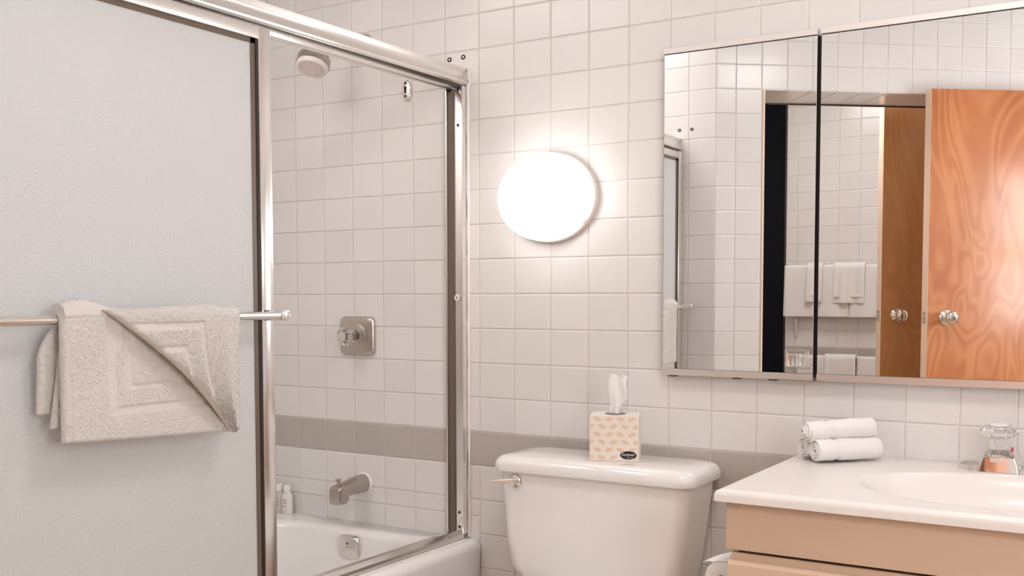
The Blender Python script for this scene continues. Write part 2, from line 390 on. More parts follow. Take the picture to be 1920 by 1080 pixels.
bm = BM(); lathe(bm, (-1.085 + OX, -0.1350 + OY, -0.826 + OZ), (0, -1, 0), [(0, 0), (0.0035, 0), (0.0035, 0.003), (0, 0.003)], 12); finish(bm, 'screw', 'screw', o)
bm = BM(); box(bm, -1.098 + OX, -1.072 + OX, -0.1352 + OY, -0.1300 + OY, -0.8385 + OZ, -0.8377 + OZ); finish(bm, 'engraved_mark', 'screw', o, 0)

# ------------------------------------------------------------------ shower door frame and door
fr = thing('shower_enclosure', 'aluminium shower enclosure rails with coved header over the bathtub', 'shower enclosure', (-0.70, -0.9, ZR + 0.001))
FO = Vector((0.70, 0.9, -ZR - 0.001))
def ftr(bm): bmesh.ops.translate(bm, vec=FO, verts=bm.verts); return bm
prof = [(-0.690, 0.657), (-0.683, 0.659), (-0.682, 0.664)]
for i in range(11):            # cove front
    t = i / 10; prof.append((-0.684 - 0.010 * math.sin(PI * t) - 0.006 * t, 0.667 + 0.036 * t))
prof += [(-0.688, 0.708), (-0.700, 0.710), (-0.760, 0.710), (-0.764, 0.706), (-0.764, 0.650), (-0.758, 0.650), (-0.757, 0.690), (-0.700, 0.690), (-0.696, 0.657)]
finish(ftr(prism_y(BM(), prof, -0.0015, -1.788)), 'header', 'alu_satin', fr, 25, 'satin aluminium header with coved front')
bm = BM(); box(bm, -0.7545, -0.742, -1.78, -0.012, 0.646, 0.688, 0.001); box(bm, -0.728, -0.720, -1.78, -0.012, 0.644, 0.688, 0.001)
finish(ftr(bm), 'guide_rail', 'alu', fr, 30)
bm = BM(); box(bm, -0.7415, -0.7285, -0.30, -0.012, 0.652, 0.688); finish(ftr(bm), 'guide_insert', 'gasket_bronze', fr, 0)
for (ya, yb) in ((-0.003, -0.030), (-1.787, -1.76)):
    s = 1 if ya > -0.5 else -1
    bm = BM(); y_in = ya - s * 0.004
    box(bm, -0.762, -0.690, min(ya, y_in), max(ya, y_in), -0.768, 0.656, 0.0008)
    box(bm, -0.694, -0.690, min(ya, yb), max(ya, yb), -0.768, 0.652, 0.0008); box(bm, -0.762, -0.757, min(ya, ya - s * 0.018), max(ya, ya - s * 0.018), -0.768, 0.652, 0.0008)
    j = finish(ftr(bm), 'wall_jamb', 'alu', fr, 30)
    bm = BM(); box(bm, -0.7565, -0.738, min(y_in, y_in - s * 0.006), max(y_in, y_in - s * 0.006), -0.768, 0.64); finish(ftr(bm), 'jamb_gasket', 'gasket_bronze', j, 0)
    if s == 1:
        for z_ in (0.535, -0.705, -0.752):
            bm = BM(); lathe(bm, (-0.722, y_in + 0.001, z_), (0, -1, 0), [(0, 0), (0.0052, 0), (0.005, 0.002), (0.002, 0.003), (0, 0.003)], 14); finish(ftr(bm), 'screw', 'screw', j)
        bm = BM(); lathe(bm, (-0.722, y_in + 0.001, -0.012), (0, -1, 0), [(0.004, 0), (0.011, 0), (0.011, 0.010), (0.009, 0.013), (0.004, 0.013), (0.004, 0)], 20); finish(ftr(bm), 'bumper', 'plastic_white', j)
prof = [(-0.758, -0.783), (-0.758, -0.768), (-0.753, -0.768), (-0.750, -0.776), (-0.722, -0.776), (-0.722, -0.762), (-0.716, -0.760), (-0.697, -0.768), (-0.696, -0.783)]
prof = [(x, z - 0.0005) for x, z in prof]
finish(ftr(prism_y(BM(), prof, -0.006, -1.785)), 'bottom_track', 'alu', fr, 25)
bm = BM()
pts = [(-0.6865 + random.uniform(-1, 1) * 0.0007, -0.0025, -0.780 + i * 0.0295) for i in range(50)]
tube(bm, pts, [0.0042 + random.uniform(0, 1) * 0.0016 for _ in pts], 8); finish(ftr(bm), 'caulk_bead', 'caulk', fr, 60)
bm = BM(); tube(bm, [(-0.684, -0.002, 0.650), (-0.680, -0.002, 0.664), (-0.684, -0.002, 0.69), (-0.684, -0.002, 0.705)], 0.0035, 8); finish(ftr(bm), 'caulk_bead', 'caulk', fr, 60)

door = thing('shower_door', 'frosted glass sliding shower door with a towel bar', 'shower door', (-0.68, -1.33, ZR + 0.02))
DO = Vector((0.68, 1.33, -ZR - 0.02))
def dtr(bm): bmesh.ops.translate(bm, vec=DO, verts=bm.verts); return bm
PY0, PY1, PZ0, PZ1 = -1.755, -0.883, -0.760, 0.640
for ya, yb in ((PY1 - 0.040, PY1), (PY0, PY0 + 0.040)):
    bm = BM(); box(bm, -0.690, -0.668, ya, yb, PZ0, PZ1, 0.002); finish(dtr(bm), 'stile', 'alu', door, 30)
for za, zb in ((PZ1 - 0.030, PZ1), (PZ0, PZ0 + 0.035)):
    bm = BM(); box(bm, -0.691, -0.667, PY0 + 0.039, PY1 - 0.039, za, zb, 0.002); finish(dtr(bm), 'rail', 'alu_satin', door, 30)
bm = BM(); box(bm, -0.682, -0.676, PY0 + 0.03, PY1 - 0.03, PZ0 + 0.02, PZ1 - 0.02); finish(dtr(bm), 'glass_pane', 'frosted', door, 0, 'pebbled frosted glass pane')
gy0, gy1, gz0, gz1 = PY0 + 0.040, PY1 - 0.040, PZ0 + 0.035, PZ1 - 0.030
bm = BM()
box(bm, -0.6755, -0.672, gy1 - 0.007, gy1, gz0, gz1); box(bm, -0.6755, -0.672, gy0, gy0 + 0.007, gz0, gz1)
finish(dtr(bm), 'gasket', 'gasket', door, 0, 'black rubber gasket')
bm = BM()
box(bm, -0.6757, -0.6742, gy1 - 0.021, gy1 - 0.007, gz0, gz1); box(bm, -0.6757, -0.6742, gy0 + 0.007, gy0 + 0.021, gz0, gz1)
box(bm, -0.6757, -0.6742, gy0, gy1, gz1 - 0.012, gz1)
finish(dtr(bm), 'gasket_lip', 'gasket_bronze', door, 0, 'brown gasket lip')
BX, BZ = -0.615, -0.053
bm = BM(); tube(bm, [(BX, -1.735, BZ), (BX, -1.3, BZ), (BX, -0.893, BZ)], 0.0095, 20)
bar = finish(dtr(bm), 'towel_bar', 'alu', door, 50, 'round polished aluminium towel bar')
for yb_ in (-0.909, -1.735):
    bm = BM(); box(bm, -0.669, BX - 0.004, yb_ - 0.012, yb_ + 0.012, BZ - 0.013, BZ + 0.013, 0.002); box(bm, BX - 0.012, BX + 0.012, yb_ - 0.014, yb_ + 0.014, BZ - 0.0125, BZ + 0.0125, 0.004)
    finish(dtr(bm), 'bar_bracket', 'alu', bar, 40)

# ------------------------------------------------------------------ bath mat on the bar
def fz(v, s=1.0): return noise.noise(Vector(v) * s)
def sheet(y0z0, y1z1, nu, nv, base, thick, extra, ftop, rad=0.010, terry=0.0019):
    """left(v)/right(v) give (y,z); front face bulges to +x; the top rolls back over the bar"""
    bm = BM(); F = []; B = []
    for j in range(nv + 1):
        v = j / nv; L, R = y0z0(v), y1z1(v); rowf = []; rowb = []
        for i in range(nu + 1):
            u = i / nu; y = L[0] + (R[0] - L[0]) * u; z = L[1] + (R[1] - L[1]) * u
            wdt = math.hypot(R[0] - L[0], R[1] - L[1]); d = min(u * wdt, (1 - u) * wdt, (1 - v) * 0.28)
            e = 1 - max(0, 1 - d / rad) ** 2; e = math.sqrt(max(e, 0))
            xx, z2 = ftop(y, z, v)
            g = extra(y, z)
            f_ = thick * (0.25 + 0.75 * e) - g + fz((y * 9, z * 9, base * 50)) * 0.003
            f_ += random.uniform(-1, 1) * terry * (0.2 if g > 0.002 else 1)
            rowf.append(bm.verts.new((base + xx + f_, y + random.uniform(-1, 1) * terry * .4, z2))); rowb.append(bm.verts.new((base + xx - 0.001, y, z2)))
        F.append(rowf); B.append(rowb)
    for j in range(nv):
        for i in range(nu):
            bm.faces.new((F[j][i], F[j][i + 1], F[j + 1][i + 1], F[j + 1][i])); bm.faces.new((B[j][i], B[j + 1][i], B[j + 1][i + 1], B[j][i + 1]))
    for j in range(nv):
        bm.faces.new((F[j][0], F[j + 1][0], B[j + 1][0], B[j][0])); bm.faces.new((F[j][nu], B[j][nu], B[j + 1][nu], F[j + 1][nu]))
    for i in range(nu):
        bm.faces.new((F[0][i], B[0][i], B[0][i + 1], F[0][i + 1])); bm.faces.new((F[nv][i], F[nv][i + 1], B[nv][i + 1], B[nv][i]))
    return bm
matt = thing('bath_mat', 'cream terry bath mat with corner folded over, hung on the shower towel bar', 'bath mat', (-0.60, -1.3, -0.32))
def mtr(bm): bmesh.ops.translate(bm, vec=Vector((0.60, 1.3, 0.32)), verts=bm.verts); return bm
def lerp(a, b, t): return (a[0] + (b[0] - a[0]) * t, a[1] + (b[1] - a[1]) * t)
def roll_top(ztop, r, back):
    def f(y, z, v):
        d = ztop - z
        if d < r: return (-back * (1 - math.sqrt(max(0, 1 - (1 - d / r) ** 2))), z)
        return (0, z)
    return f
def band(v, a, b, s=0.0025):
    return max(0, min(1, (v - a) / s)) * max(0, min(1, (b - v) / s))
def g_low(y, z):
    g = 0
    if z > -0.247 and y > -1.427:
        g = max(g, 0.0045 * band(y, -1.427, -1.400)); g = max(g, 0.0045 * band(z, -0.247, -0.229) if y > -1.42 else 0)
    if z > -0.197 and y > -1.388:
        g = max(g, 0.0045 * band(y, -1.388, -1.362)); g = max(g, 0.0045 * band(z, -0.197, -0.186) if y > -1.38 else 0)
    return max(g, 0.003 * band(y, -1.511, -1.506, 0.001))
low = sheet(lambda v: lerp((-1.523, -0.040), (-1.524, -0.292), v), lambda v: lerp((-1.082, -0.036), (-1.100, -0.314), v), 190, 110, -0.6035, 0.014, g_low, roll_top(-0.036, 0.018, 0.016))
finish(mtr(low), 'lower_layer', 'terry', matt, 80)
mid = sheet(lambda v: lerp((-1.20, -0.035), (-1.13, -0.312), v), lambda v: (-1.064 - 0.016 * v - 0.004 * math.sin(v * 5), -0.035 + (-0.314 + 0.035) * v), 60, 110, -0.600, 0.013, lambda y, z: 0, roll_top(-0.035, 0.02, 0.02))
finish(mtr(mid), 'side_layer', 'terry', matt, 80)
def g_flap(y, z):
    k = (z + 0.058) * 0.10           # the verticals lean a little
    yo, yi = -1.213 - k, -1.262 - k * 0.6; g = 0
    if y < yo + 0.016: g = max(g, 0.005 * band(z, -0.078, -0.060))
    if z < -0.060: g = max(g, 0.005 * band(y, yo, yo + 0.017))
    if y < yi + 0.013: g = max(g, 0.005 * band(z, -0.124, -0.110))
    if z < -0.110: g = max(g, 0.005 * band(y, yi, yi + 0.014))
    return g
_rt = roll_top(-0.026, 0.026, 0.034)
def flap_top(y, z, v):
    x_, z_ = _rt(y, z, v); yl = -1.438 + 0.33 * v; d = y - yl      # the folded edge stands proud
    return (x_ + 0.022 * math.exp(-(d / 0.05) ** 2) * math.sin(PI * min(1, v * 1.05)), z_)
flap = sheet(lambda v: (lambda p: (p[0] + 0.010 * math.sin(PI * v), p[1] + 0.006 * math.sin(PI * v)))(lerp((-1.438, -0.034), (-1.108, -0.313), v)),
             lambda v: (-1.136 + 0.034 * v * v, -0.024 + (-0.316 + 0.026) * v), 150, 130, -0.584, 0.021, g_flap, flap_top, 0.016)
finish(mtr(flap), 'folded_flap', 'terry', matt, 80, 'corner folded back diagonally')
rr_ = []
def saddle(yc0, yc1, zt, R, nm):           # the roll of cloth over the bar
    bm = BM(); rings = []
    n = 60
    for i in range(n + 1):
        t = i / n; y = yc0 + (yc1 - yc0) * t; k = math.sin(PI * min(1, t * 3.5)) if t < 1 / 7 else 1
        lift = 0.012 * math.exp(-((y + 1.475) / 0.045) ** 2); sh_ = max(0, min(1, (y + 1.44) / 0.05)); RR = R - 0.009 * sh_
        q = [];
        for a_ in range(17):
            a = -0.25 * PI + 1.5 * PI * a_ / 16 if False else PI * a_ / 16
            q.append((BX + RR * math.cos(a) + 0.003, y + random.uniform(-1, 1) * 0.0006, zt - 0.016 + (RR - 0.004 + lift + 0.003 * sh_) * math.sin(a) + random.uniform(-1, 1) * 0.0007))
        q += [(BX - R + 0.004, y, zt - 0.02), (BX + R - 0.004, y, zt - 0.02)]
        rings.append(q)
    loft(bm, rings); finish(mtr(bm), nm, 'terry', matt, 80)
saddle(-1.520, -1.069, -0.030, 0.0245, 'bar_fold')
back1 = sheet(lambda v: (-1.497 - 0.048 * math.sin(min(1, v * 2.2) * PI / 2), -0.048 - 0.190 * v), lambda v: (-1.25, -0.048 - 0.19 * v), 70, 60, -0.650, 0.009, lambda y, z: 0.002 * band(y, -1.532, -1.528, 0.001), lambda y, z, v: (0.012 * (1 - v), z))
finish(mtr(back1), 'rear_layer', 'terry', matt, 80)
back2 = sheet(lambda v: (-1.500 - 0.030 * v, -0.046 - 0.218 * v), lambda v: (-1.25, -0.046 - 0.222 * v), 70, 60, -0.630, 0.009, lambda y, z: 0, lambda y, z, v: (0.006 * (1 - v), z))
finish(mtr(back2), 'rear_layer', 'terry', matt, 80)

# ------------------------------------------------------------------ shower fittings
sh = thing('shower_sprayer', 'chrome shower head with pale frosted face on a short arm', 'shower head', (-1.10, 0, 0.84))
ax = Vector((0.09, -0.44, -0.96)).normalized(); hc = Vector((-1.163, -0.180, 0.772)) - Vector((-1.10, 0, 0.84))
bm = BM(); lathe(bm, hc, ax, [(0.0, -0.012), (0.017, -0.012), (0.040, -0.004), (0.050, 0.006), (0.053, 0.014), (0.054, 0.036), (0.050, 0.039), (0, 0.039)], 72, flute=36, fa=0.012); finish(bm, 'collar', 'chrome_spout', sh, 30)
bm = BM(); lathe(bm, hc, ax, [(0.0, 0.03), (0.051, 0.036), (0.051, 0.047), (0.047, 0.053), (0.040, 0.054), (0.037, 0.051), (0.030, 0.051), (0.028, 0.054), (0.022, 0.054), (0.020, 0.051), (0.008, 0.051), (0.006, 0.055), (0, 0.056)], 48)
face = finish(bm, 'spray_face', 'plastic_pink', sh, 35, 'pale frosted spray face')
u_, v_, a_ = frame_of(ax)
bm = BM()
for i in range(10):
    t = 2 * PI * i / 10; p_ = hc + a_ * 0.0515 + (u_ * math.cos(t) + v_ * math.sin(t)) * 0.0335
    lathe(bm, p_, a_, [(0, 0), (0.0022, 0), (0.0022, 0.0015), (0, 0.0015)], 8)
finish(bm, 'nozzles', 'lamp_base', face)
bm = BM(); tube(bm, [Vector((0, 0.0, 0)), Vector((-0.004, -0.04, 0.004)), Vector((-0.015, -0.09, 0.0)), hc - ax * 0.035, hc - ax * 0.008], [0.011, 0.011, 0.011, 0.015, 0.017], 18); finish(bm, 'arm', 'nickel', sh, 50)
bm = BM(); lathe(bm, (0, 0, 0), (0, -1, 0), [(0, 0), (0.032, 0), (0.030, 0.006), (0.012, 0.012), (0, 0.012)], 28); finish(bm, 'wall_flange', 'chrome', sh)

hk = thing('wall_bracket', 'small oval chrome bracket with a keyhole on the shower tiles', 'bracket', (-0.925, 0, 0.664))
bm = BM(); rr = []
for ins, d in ((0, 0), (0, 0.004), (0.08, 0.008), (0.25, 0.010)):
    rr.append([(x, -d, z) for x, z in superell(0, 0, 0.0165 * (1 - ins), 0.034 * (1 - ins * 0.6), 2.6, 32)])
loft(bm, rr); finish(bm, 'plate', 'chrome', hk, 50)
bm = BM()
for z_, r_ in ((0.008, 0.006), (0.000, 0.0045), (-0.005, 0.004), (0.024, 0.004), (-0.018, 0.0045)):
    lathe(bm, (-0.003, -0.0095, z_), (0, -1, 0), [(0, 0), (r_, 0), (r_, 0.0012), (0, 0.0012)], 14)
finish(bm, 'keyhole', 'hole', hk, 0)

va = thing('shower_valve', 'brushed square shower valve plate with a clear fluted knob', 'shower valve', (-1.142, 0, -0.141))
bm = BM(); rr = []
for ins, d in ((0, 0), (0, 0.007), (0.03, 0.012), (0.10, 0.016), (0.3, 0.019)):
    rr.append([(x, -d, z) for x, z in superell(0, 0, 0.0755 * (1 - ins), 0.0665 * (1 - ins), 7, 64)])
loft(bm, rr); vp = finish(bm, 'escutcheon', 'nickel', va, 50)
bm = BM(); lathe(bm, (0.002, -0.0185, 0), (0, -1, 0), [(0, 0), (0.042, 0), (0.042, 0.0015), (0.039, 0.003), (0.020, 0.006), (0, 0.006)], 48, 1.05); finish(bm, 'dial', 'nickel', va, 40)
bm = BM(); tube(bm, [(0, -0.02, 0), (0, -0.040, 0)], 0.013, 18); finish(bm, 'stem', 'gasket_bronze', va)
bm = BM(); lathe(bm, (0, -0.036, 0), (0, -1, 0), [(0, 0), (0.019, 0), (0.021, 0.012), (0.022, 0.026), (0.029, 0.032), (0.029, 0.046), (0.025, 0.051), (0, 0.051)], 64, flute=16, fa=0.05); kb = finish(bm, 'knob', 'acrylic', va, 35, 'clear acrylic fluted knob')
bm = BM(); lathe(bm, (0, -0.086, 0), (0, -1, 0), [(0, 0), (0.0155, 0), (0.0145, 0.002), (0, 0.0025)], 28, 0.95, 1.1); finish(bm, 'cap', 'alu_satin', kb)

sp = thing('tub_spout', 'chrome bathtub spout with diverter pin on the tiles', 'spout', (-1.125, 0, -0.645))
bm = BM(); rr = []
for y, hw, zt, zb, p in ((0, 0.030, 0.030, -0.034, 2.2), (-0.02, 0.030, 0.030, -0.034, 2.2), (-0.055, 0.029, 0.026, -0.033, 2.4), (-0.085, 0.027, 0.018, -0.032, 3), (-0.108, 0.026, 0.013, -0.032, 4), (-0.110, 0.026, 0.0125, -0.050, 5), (-0.120, 0.026, 0.011, -0.055, 6), (-0.146, 0.025, 0.006, -0.054, 6), (-0.152, 0.023, 0.000, -0.053, 6)):
    rr.append([(x, y, z) for x, z in superell(0, (zt + zb) / 2, hw, (zt - zb) / 2, p, 40)])
loft(bm, rr); finish(bm, 'body', 'chrome_spout', sp, 40)
bm = BM(); lathe(bm, (0, -0.132, 0.006), (0, 0, 1), [(0, 0), (0.006, 0), (0.005, 0.010), (0.010, 0.022), (0.010, 0.025), (0, 0.025)], 20); finish(bm, 'diverter_pin', 'chrome_spout', sp, 40)
bm = BM(); lathe(bm, (0, -0.0005, -0.002), (0, -1, 0), [(0.028, 0), (0.037, 0), (0.035, 0.004), (0.030, 0.006), (0.028, 0.006), (0.028, 0)], 36); finish(bm, 'caulk_ring', 'caulk', sp, 50)

def bottle(x, y, label, m):
    t = thing('shampoo_bottle', label, 'bottle', (x, y, ZR + 0.0005), 'travel bottles on the tub deck')
    bm = BM(); rr = []
    for z, s in ((0, 0.9), (0.003, 1), (0.062, 1), (0.070, 0.9), (0.076, 0.62), (0.078, 0.6)):
        rr.append([(px, py, z) for px, py in superell(0, 0, 0.0215 * s, 0.0135 * s, 2.8, 32)])
    loft(bm, rr); finish(bm, 'body', m, t, 45)
    bm = BM(); lathe(bm, (0, 0, 0.078), (0, 0, 1), [(0, 0), (0.0135, 0), (0.0135, 0.023), (0.0125, 0.025), (0, 0.025)], 24); finish(bm, 'cap', 'plastic_white', t)
    bm = BM()
    for z, w_ in ((0.052, 0.010), (0.050, 0.007), (0.041, 0.011), (0.039, 0.006), (0.029, 0.007), (0.027, 0.008), (0.012, 0.002)):
        box(bm, -w_, w_, -0.0143, -0.0125, z - 0.0006, z + 0.0006)
    finish(bm, 'label_print', 'ink_grey', t, 0)
    return t
bottle(-1.456, -0.030, 'small white travel bottle with white cap on the tub deck', 'bottle')
bottle(-1.503, -0.022, 'small beige travel bottle half hidden by the shower door', 'bottle_beige')

for k_, (x, z, nm) in enumerate(((-0.758, 0.745, 'left of two'), (-0.705, 0.747, 'right of two'))):
    a = thing('wall_anchor', 'tiny screw anchor in the tile above the shower header, ' + nm, 'screw anchor', (x, 0, z), 'screw anchors above the shower header')
    bm = BM(); lathe(bm, (0, 0.0005, 0), (0, -1, 0), [(0.003, 0), (0.0075, 0), (0.0075, 0.0015), (0.0035, 0.0018), (0.003, 0)], 18, 1.1); finish(bm, 'rim', 'hole', a)
    bm = BM(); lathe(bm, (0, 0.0005, 0), (0, -1, 0), [(0, 0), (0.0036, 0), (0.003, 0.0022), (0, 0.0024)], 14); finish(bm, 'screw', 'alu_satin', a)
for k_, (x, nm) in enumerate(((-0.700, 'left of two'), (-0.640, 'right of two'))):
    a = thing('wall_anchor', 'tiny screw anchor above the header end seen in the mirror, ' + nm, 'screw anchor', (x, -1.79, 0.747), 'screw anchors above the shower header')
    bm = BM(); lathe(bm, (0, -0.0005, 0), (0, 1, 0), [(0.003, 0), (0.0075, 0), (0.0075, 0.0015), (0.0035, 0.0018), (0.003, 0)], 18, 1.1); finish(bm, 'rim', 'hole', a)
    bm = BM(); lathe(bm, (0, -0.0005, 0), (0, 1, 0), [(0, 0), (0.0036, 0), (0.003, 0.0022), (0, 0.0024)], 14); finish(bm, 'screw', 'alu_satin', a)

# ------------------------------------------------------------------ mirror cabinet
cb = thing('mirror_cabinet', 'wide mirrored medicine cabinet on the tiles above the vanity', 'mirror cabinet', (0, 0, -0.23))
CO = 0.23
bm = BM(); box(bm, 0.012, 1.05, -0.0145, -0.0015, -0.222 + CO, 0.664 + CO); finish(bm, 'body', 'hole', cb, 0)
def mdoor(x0, x1, nm):
    bm = BM(); box(bm, x0, x1, -0.0285, -0.015, -0.212 + CO, 0.665 + CO); d_ = finish(bm, 'mirror_door', 'hole', cb, 0)
    bm = BM(); box(bm, x0 + 0.001, x1 - 0.001, -0.0300, -0.0286, -0.2105 + CO, 0.6618 + CO); finish(bm, 'mirror_pane', 'mirror', d_, 0)
    bm = BM(); box(bm, x0, x1, -0.0325, -0.015, 0.6645 + CO, 0.680 + CO, 0.0005, 1); finish(bm, 'top_rail', 'rail_matt', d_, 0)
    bm = BM(); box(bm, x0, x1, -0.0335, -0.015, -0.2295 + CO, -0.2115 + CO, 0.0005, 1); finish(bm, 'bottom_rail', 'alu_satin', d_, 0)
    bm = BM(); box(bm, x1 - 0.0012, x1, -0.0312, -0.0286, -0.2105 + CO, 0.664 + CO); finish(bm, 'edge_trim', 'alu_satin', d_, 0)
    return d_
dl = mdoor(-0.006, 0.4205, 'left'); dr = mdoor(0.4300, 1.06, 'right')
bm = BM(); box(bm, 0.3985, 0.402, -0.031, -0.0302, 0, 0.001); bm.free()
bm = BM()      # clear square pull: an outer square frame with a smaller raised square
for (x0, x1, z0, z1, y0, y1) in ((0.347, 0.409, -0.199, -0.193, -0.037, -0.0301), (0.347, 0.409, -0.155, -0.149, -0.037, -0.0301), (0.347, 0.353, -0.1931, -0.1549, -0.037, -0.0301), (0.400, 0.409, -0.1931, -0.1549, -0.037, -0.0301)):
    box(bm, x0, x1, y0, y1, z0 + CO, z1 + CO, 0.001, 1)
box(bm, 0.354, 0.390, -0.048, -0.0301, -0.192 + CO, -0.160 + CO, 0.003, 2)
finish(bm, 'pull', 'acrylic', dl, 30, 'clear acrylic square pull')
bm = BM(); box(bm, 0.33, 0.445, -0.030, -0.006, -0.236 + CO, -0.2305 + CO, 0.001); finish(bm, 'lower_bracket', 'alu', cb, 0)
for x in (0.012, 0.20, 0.30):
    bm = BM(); box(bm, x, x + 0.02, -0.027, -0.006, -0.2335 + CO, -0.2305 + CO); finish(bm, 'hinge_tab', 'screw', cb, 0)

# ------------------------------------------------------------------ toilet
to = thing('toilet', 'white porcelain toilet with lidded tank against the tiles', 'toilet', (-0.12, -0.14, ZF))
TX, TY, TZ = 0.12, 0.14, -ZF
def tr_ring(x0, x1, y0, y1, r, z, dz=0): return [(x + TX, y + TY, z + TZ) for x, y in rrect((x0 + x1) / 2, (y0 + y1) / 2, (x1 - x0) / 2, (y1 - y0) / 2, r, 8)]
bm = BM(); rr = []
for z, x0, x1, y0, y1, r in ((-0.86, -0.27, 0.03, -0.205, -0.04, 0.05), (-0.845, -0.34, 0.08, -0.222, -0.03, 0.05), (-0.82, -0.378, 0.105, -0.231, -0.022, 0.05), (-0.78, -0.402, 0.121, -0.236, -0.02, 0.046), (-0.70, -0.412, 0.134, -0.240, -0.02, 0.042), (-0.60, -0.419, 0.147, -0.242, -0.02, 0.04), (-0.52, -0.424, 0.157, -0.243, -0.02, 0.04), (-0.500, -0.424, 0.157, -0.243, -0.02, 0.04)):
    rr.append(tr_ring(x0, x1, y0, y1, r, z))
loft(bm, rr); finish(bm, 'tank', 'porcelain', to, 60)
bm = BM(); rr = []
lx0, lx1, ly0, ly1 = -0.442, 0.178, -0.262, -0.012
for ins, z in ((0.012, -0.506), (0.002, -0.506), (0.0, -0.500), (0.001, -0.484), (0.006, -0.474), (0.014, -0.467), (0.026, -0.4635), (0.06, -0.462)):
    rr.append(tr_ring(lx0 + ins, lx1 - ins, ly0 + ins, ly1 - ins * 0.5, 0.045, z))
loft(bm, rr); finish(bm, 'tank_lid', 'porcelain', to, 60, 'thick white porcelain tank lid')
fl = BM(); lathe(fl, (-0.362 + TX, -0.2425 + TY, -0.533 + TZ), (0, -1, 0), [(0, 0), (0.021, 0), (0.020, 0.006), (0.013, 0.012), (0, 0.013)], 28)
fe = finish(fl, 'flush_escutcheon', 'chrome', to, 40)
bm = BM(); rr = []
for t, hw, hh in ((0, 0.006, 0.0075), (0.25, 0.0055, 0.007), (0.6, 0.005, 0.006), (1, 0.0035, 0.0035)):
    c_ = Vector((-0.358 + TX, -0.262 + TY, -0.531 + TZ)).lerp(Vector((-0.415 + TX, -0.292 + TY, -0.533 + TZ)), t)
    rr.append([(c_.x + a * 0.35, c_.y + a * -0.6, c_.z + b) for a, b in superell(0, 0, hw, hh, 3, 16)])
loft(bm, rr); tube(bm, [(-0.358 + TX, -0.250 + TY, -0.532 + TZ), (-0.358 + TX, -0.266 + TY, -0.532 + TZ)], 0.007, 14); finish(bm, 'flush_lever', 'alu_satin', fe, 40)
bm = BM(); rr = []     # bowl and pedestal
for z, s, f in ((ZF + 0.001, 0.62, 0.55), (ZF + 0.05, 0.6, 0.52), (ZF + 0.18, 0.66, 0.6), (ZF + 0.26, 0.9, 0.86), (ZF + 0.31, 1, 0.97), (ZF + 0.33, 1, 1)):
    rr.append([(x - 0.13 + TX, y - 0.46 + TY, z + TZ) for x, y in superell(0, 0, 0.215 * s, 0.28 * f, 2.3, 40)])
loft(bm, rr); finish(bm, 'bowl', 'porcelain', to, 60)
bm = BM(); rr = []
for z, s in ((ZF + 0.331, 0.99), (ZF + 0.338, 1.01), (ZF + 0.355, 1.01), (ZF + 0.362, 0.97)):
    rr.append([(x - 0.13 + TX, y - 0.46 + TY, z + TZ) for x, y in superell(0, 0, 0.22 * s, 0.285 * s, 2.3, 40)])
loft(bm, rr); finish(bm, 'seat_lid', 'plastic_white', to, 60)
bm = BM(); box(bm, -0.26 + TX, 0.0 + TX, -0.24 + TY, -0.06 + TY, 0.20, 0.345, 0.02); finish(bm, 'tank_foot', 'porcelain', to, 60)

# ------------------------------------------------------------------ tissue box on the tank lid
tb = thing('tissue_box', 'cube tissue box printed with tan leaves on the toilet tank lid', 'tissue box', (-0.098, -0.140, -0.4618), rz=0.38)
BWX, BWY, BWZ = 0.0675, 0.052, 0.126
bm = BM(); box(bm, -BWX, BWX, -BWY, BWY, 0, BWZ, 0.0012, 1); ca = finish(bm, 'carton', 'carton', tb, 30)
bm = BM(); box(bm, -BWX + 0.0012, BWX - 0.0012, -BWY + 0.0012, BWY - 0.0012, BWZ, BWZ + 0.0004); finish(bm, 'top_panel', 'carton_top', ca, 0)
bm = BM(); lathe(bm, (0, 0.0, BWZ + 0.0004), (0, 0, 1), [(0, 0), (0.041, 0), (0.041, 0.0004), (0, 0.0004)], 40, 1.0, 0.72); finish(bm, 'slot', 'gasket_bronze', ca, 0)
def leaf(bm, cx_, cz_, L, a, side=1, hw=0.36):
    top = []; bot = []; n = 10; yy = -BWY - 0.0003
    for i in range(n + 1):
        t = i / n; r = hw * L * math.sin(PI * t) ** 0.75
        p = Vector(((t - 0.5) * L, r * 0.62)); q = Vector(((t - 0.5) * L, -r * 0.62))
        rot = Matrix.Rotation(a, 2); p = rot @ p; q = rot @ q; top.append((cx_ + p.x, cz_ + p.y)); bot.append((cx_ + q.x, cz_ + q.y))
    poly = top + bot[-2:0:-1]
    lim = BWX - 0.003
    poly = [(max(-lim, min(lim, x)), yy, max(0.002, min(BWZ - 0.003, z))) for x, z in poly]
    if max(p[0] for p in poly) - min(p[0] for p in poly) < 0.004: return
    vsx = [bm.verts.new(p) for p in poly]
    try: bm.faces.new(vsx)
    except Exception: pass
bm = BM(); vb = BM()
for r in range(6):
    for c in range(6):
        xx = -0.078 + c * 0.0318 + (0.0125 if r % 2 else 0); zz = 0.117 - r * 0.0213
        if abs(xx) > 0.075: continue
        up_ = (c % 2 == 0); ang = 0.38 if up_ else -0.38
        if 0.012 < xx < 0.07 and zz < 0.026: continue
        leaf(bm, xx, zz, 0.0245, ang)
        d = Vector((math.cos(ang), math.sin(ang))) * 0.010; nrm = Vector((-d.y, d.x)).normalized() * 0.0006; c0 = Vector((xx, zz))
        if abs(xx) < 0.052:
            q = [c0 - d + nrm, c0 + d + nrm, c0 + d - nrm, c0 - d - nrm]
            vb.faces.new([vb.verts.new((p.x, -BWY - 0.00045, p.y)) for p in q])
o = finish(bm, 'leaf_print', 'leaf', ca, 0, 'rows of printed tan leaves'); finish(vb, 'leaf_veins', 'leaf_vein', ca, 0)
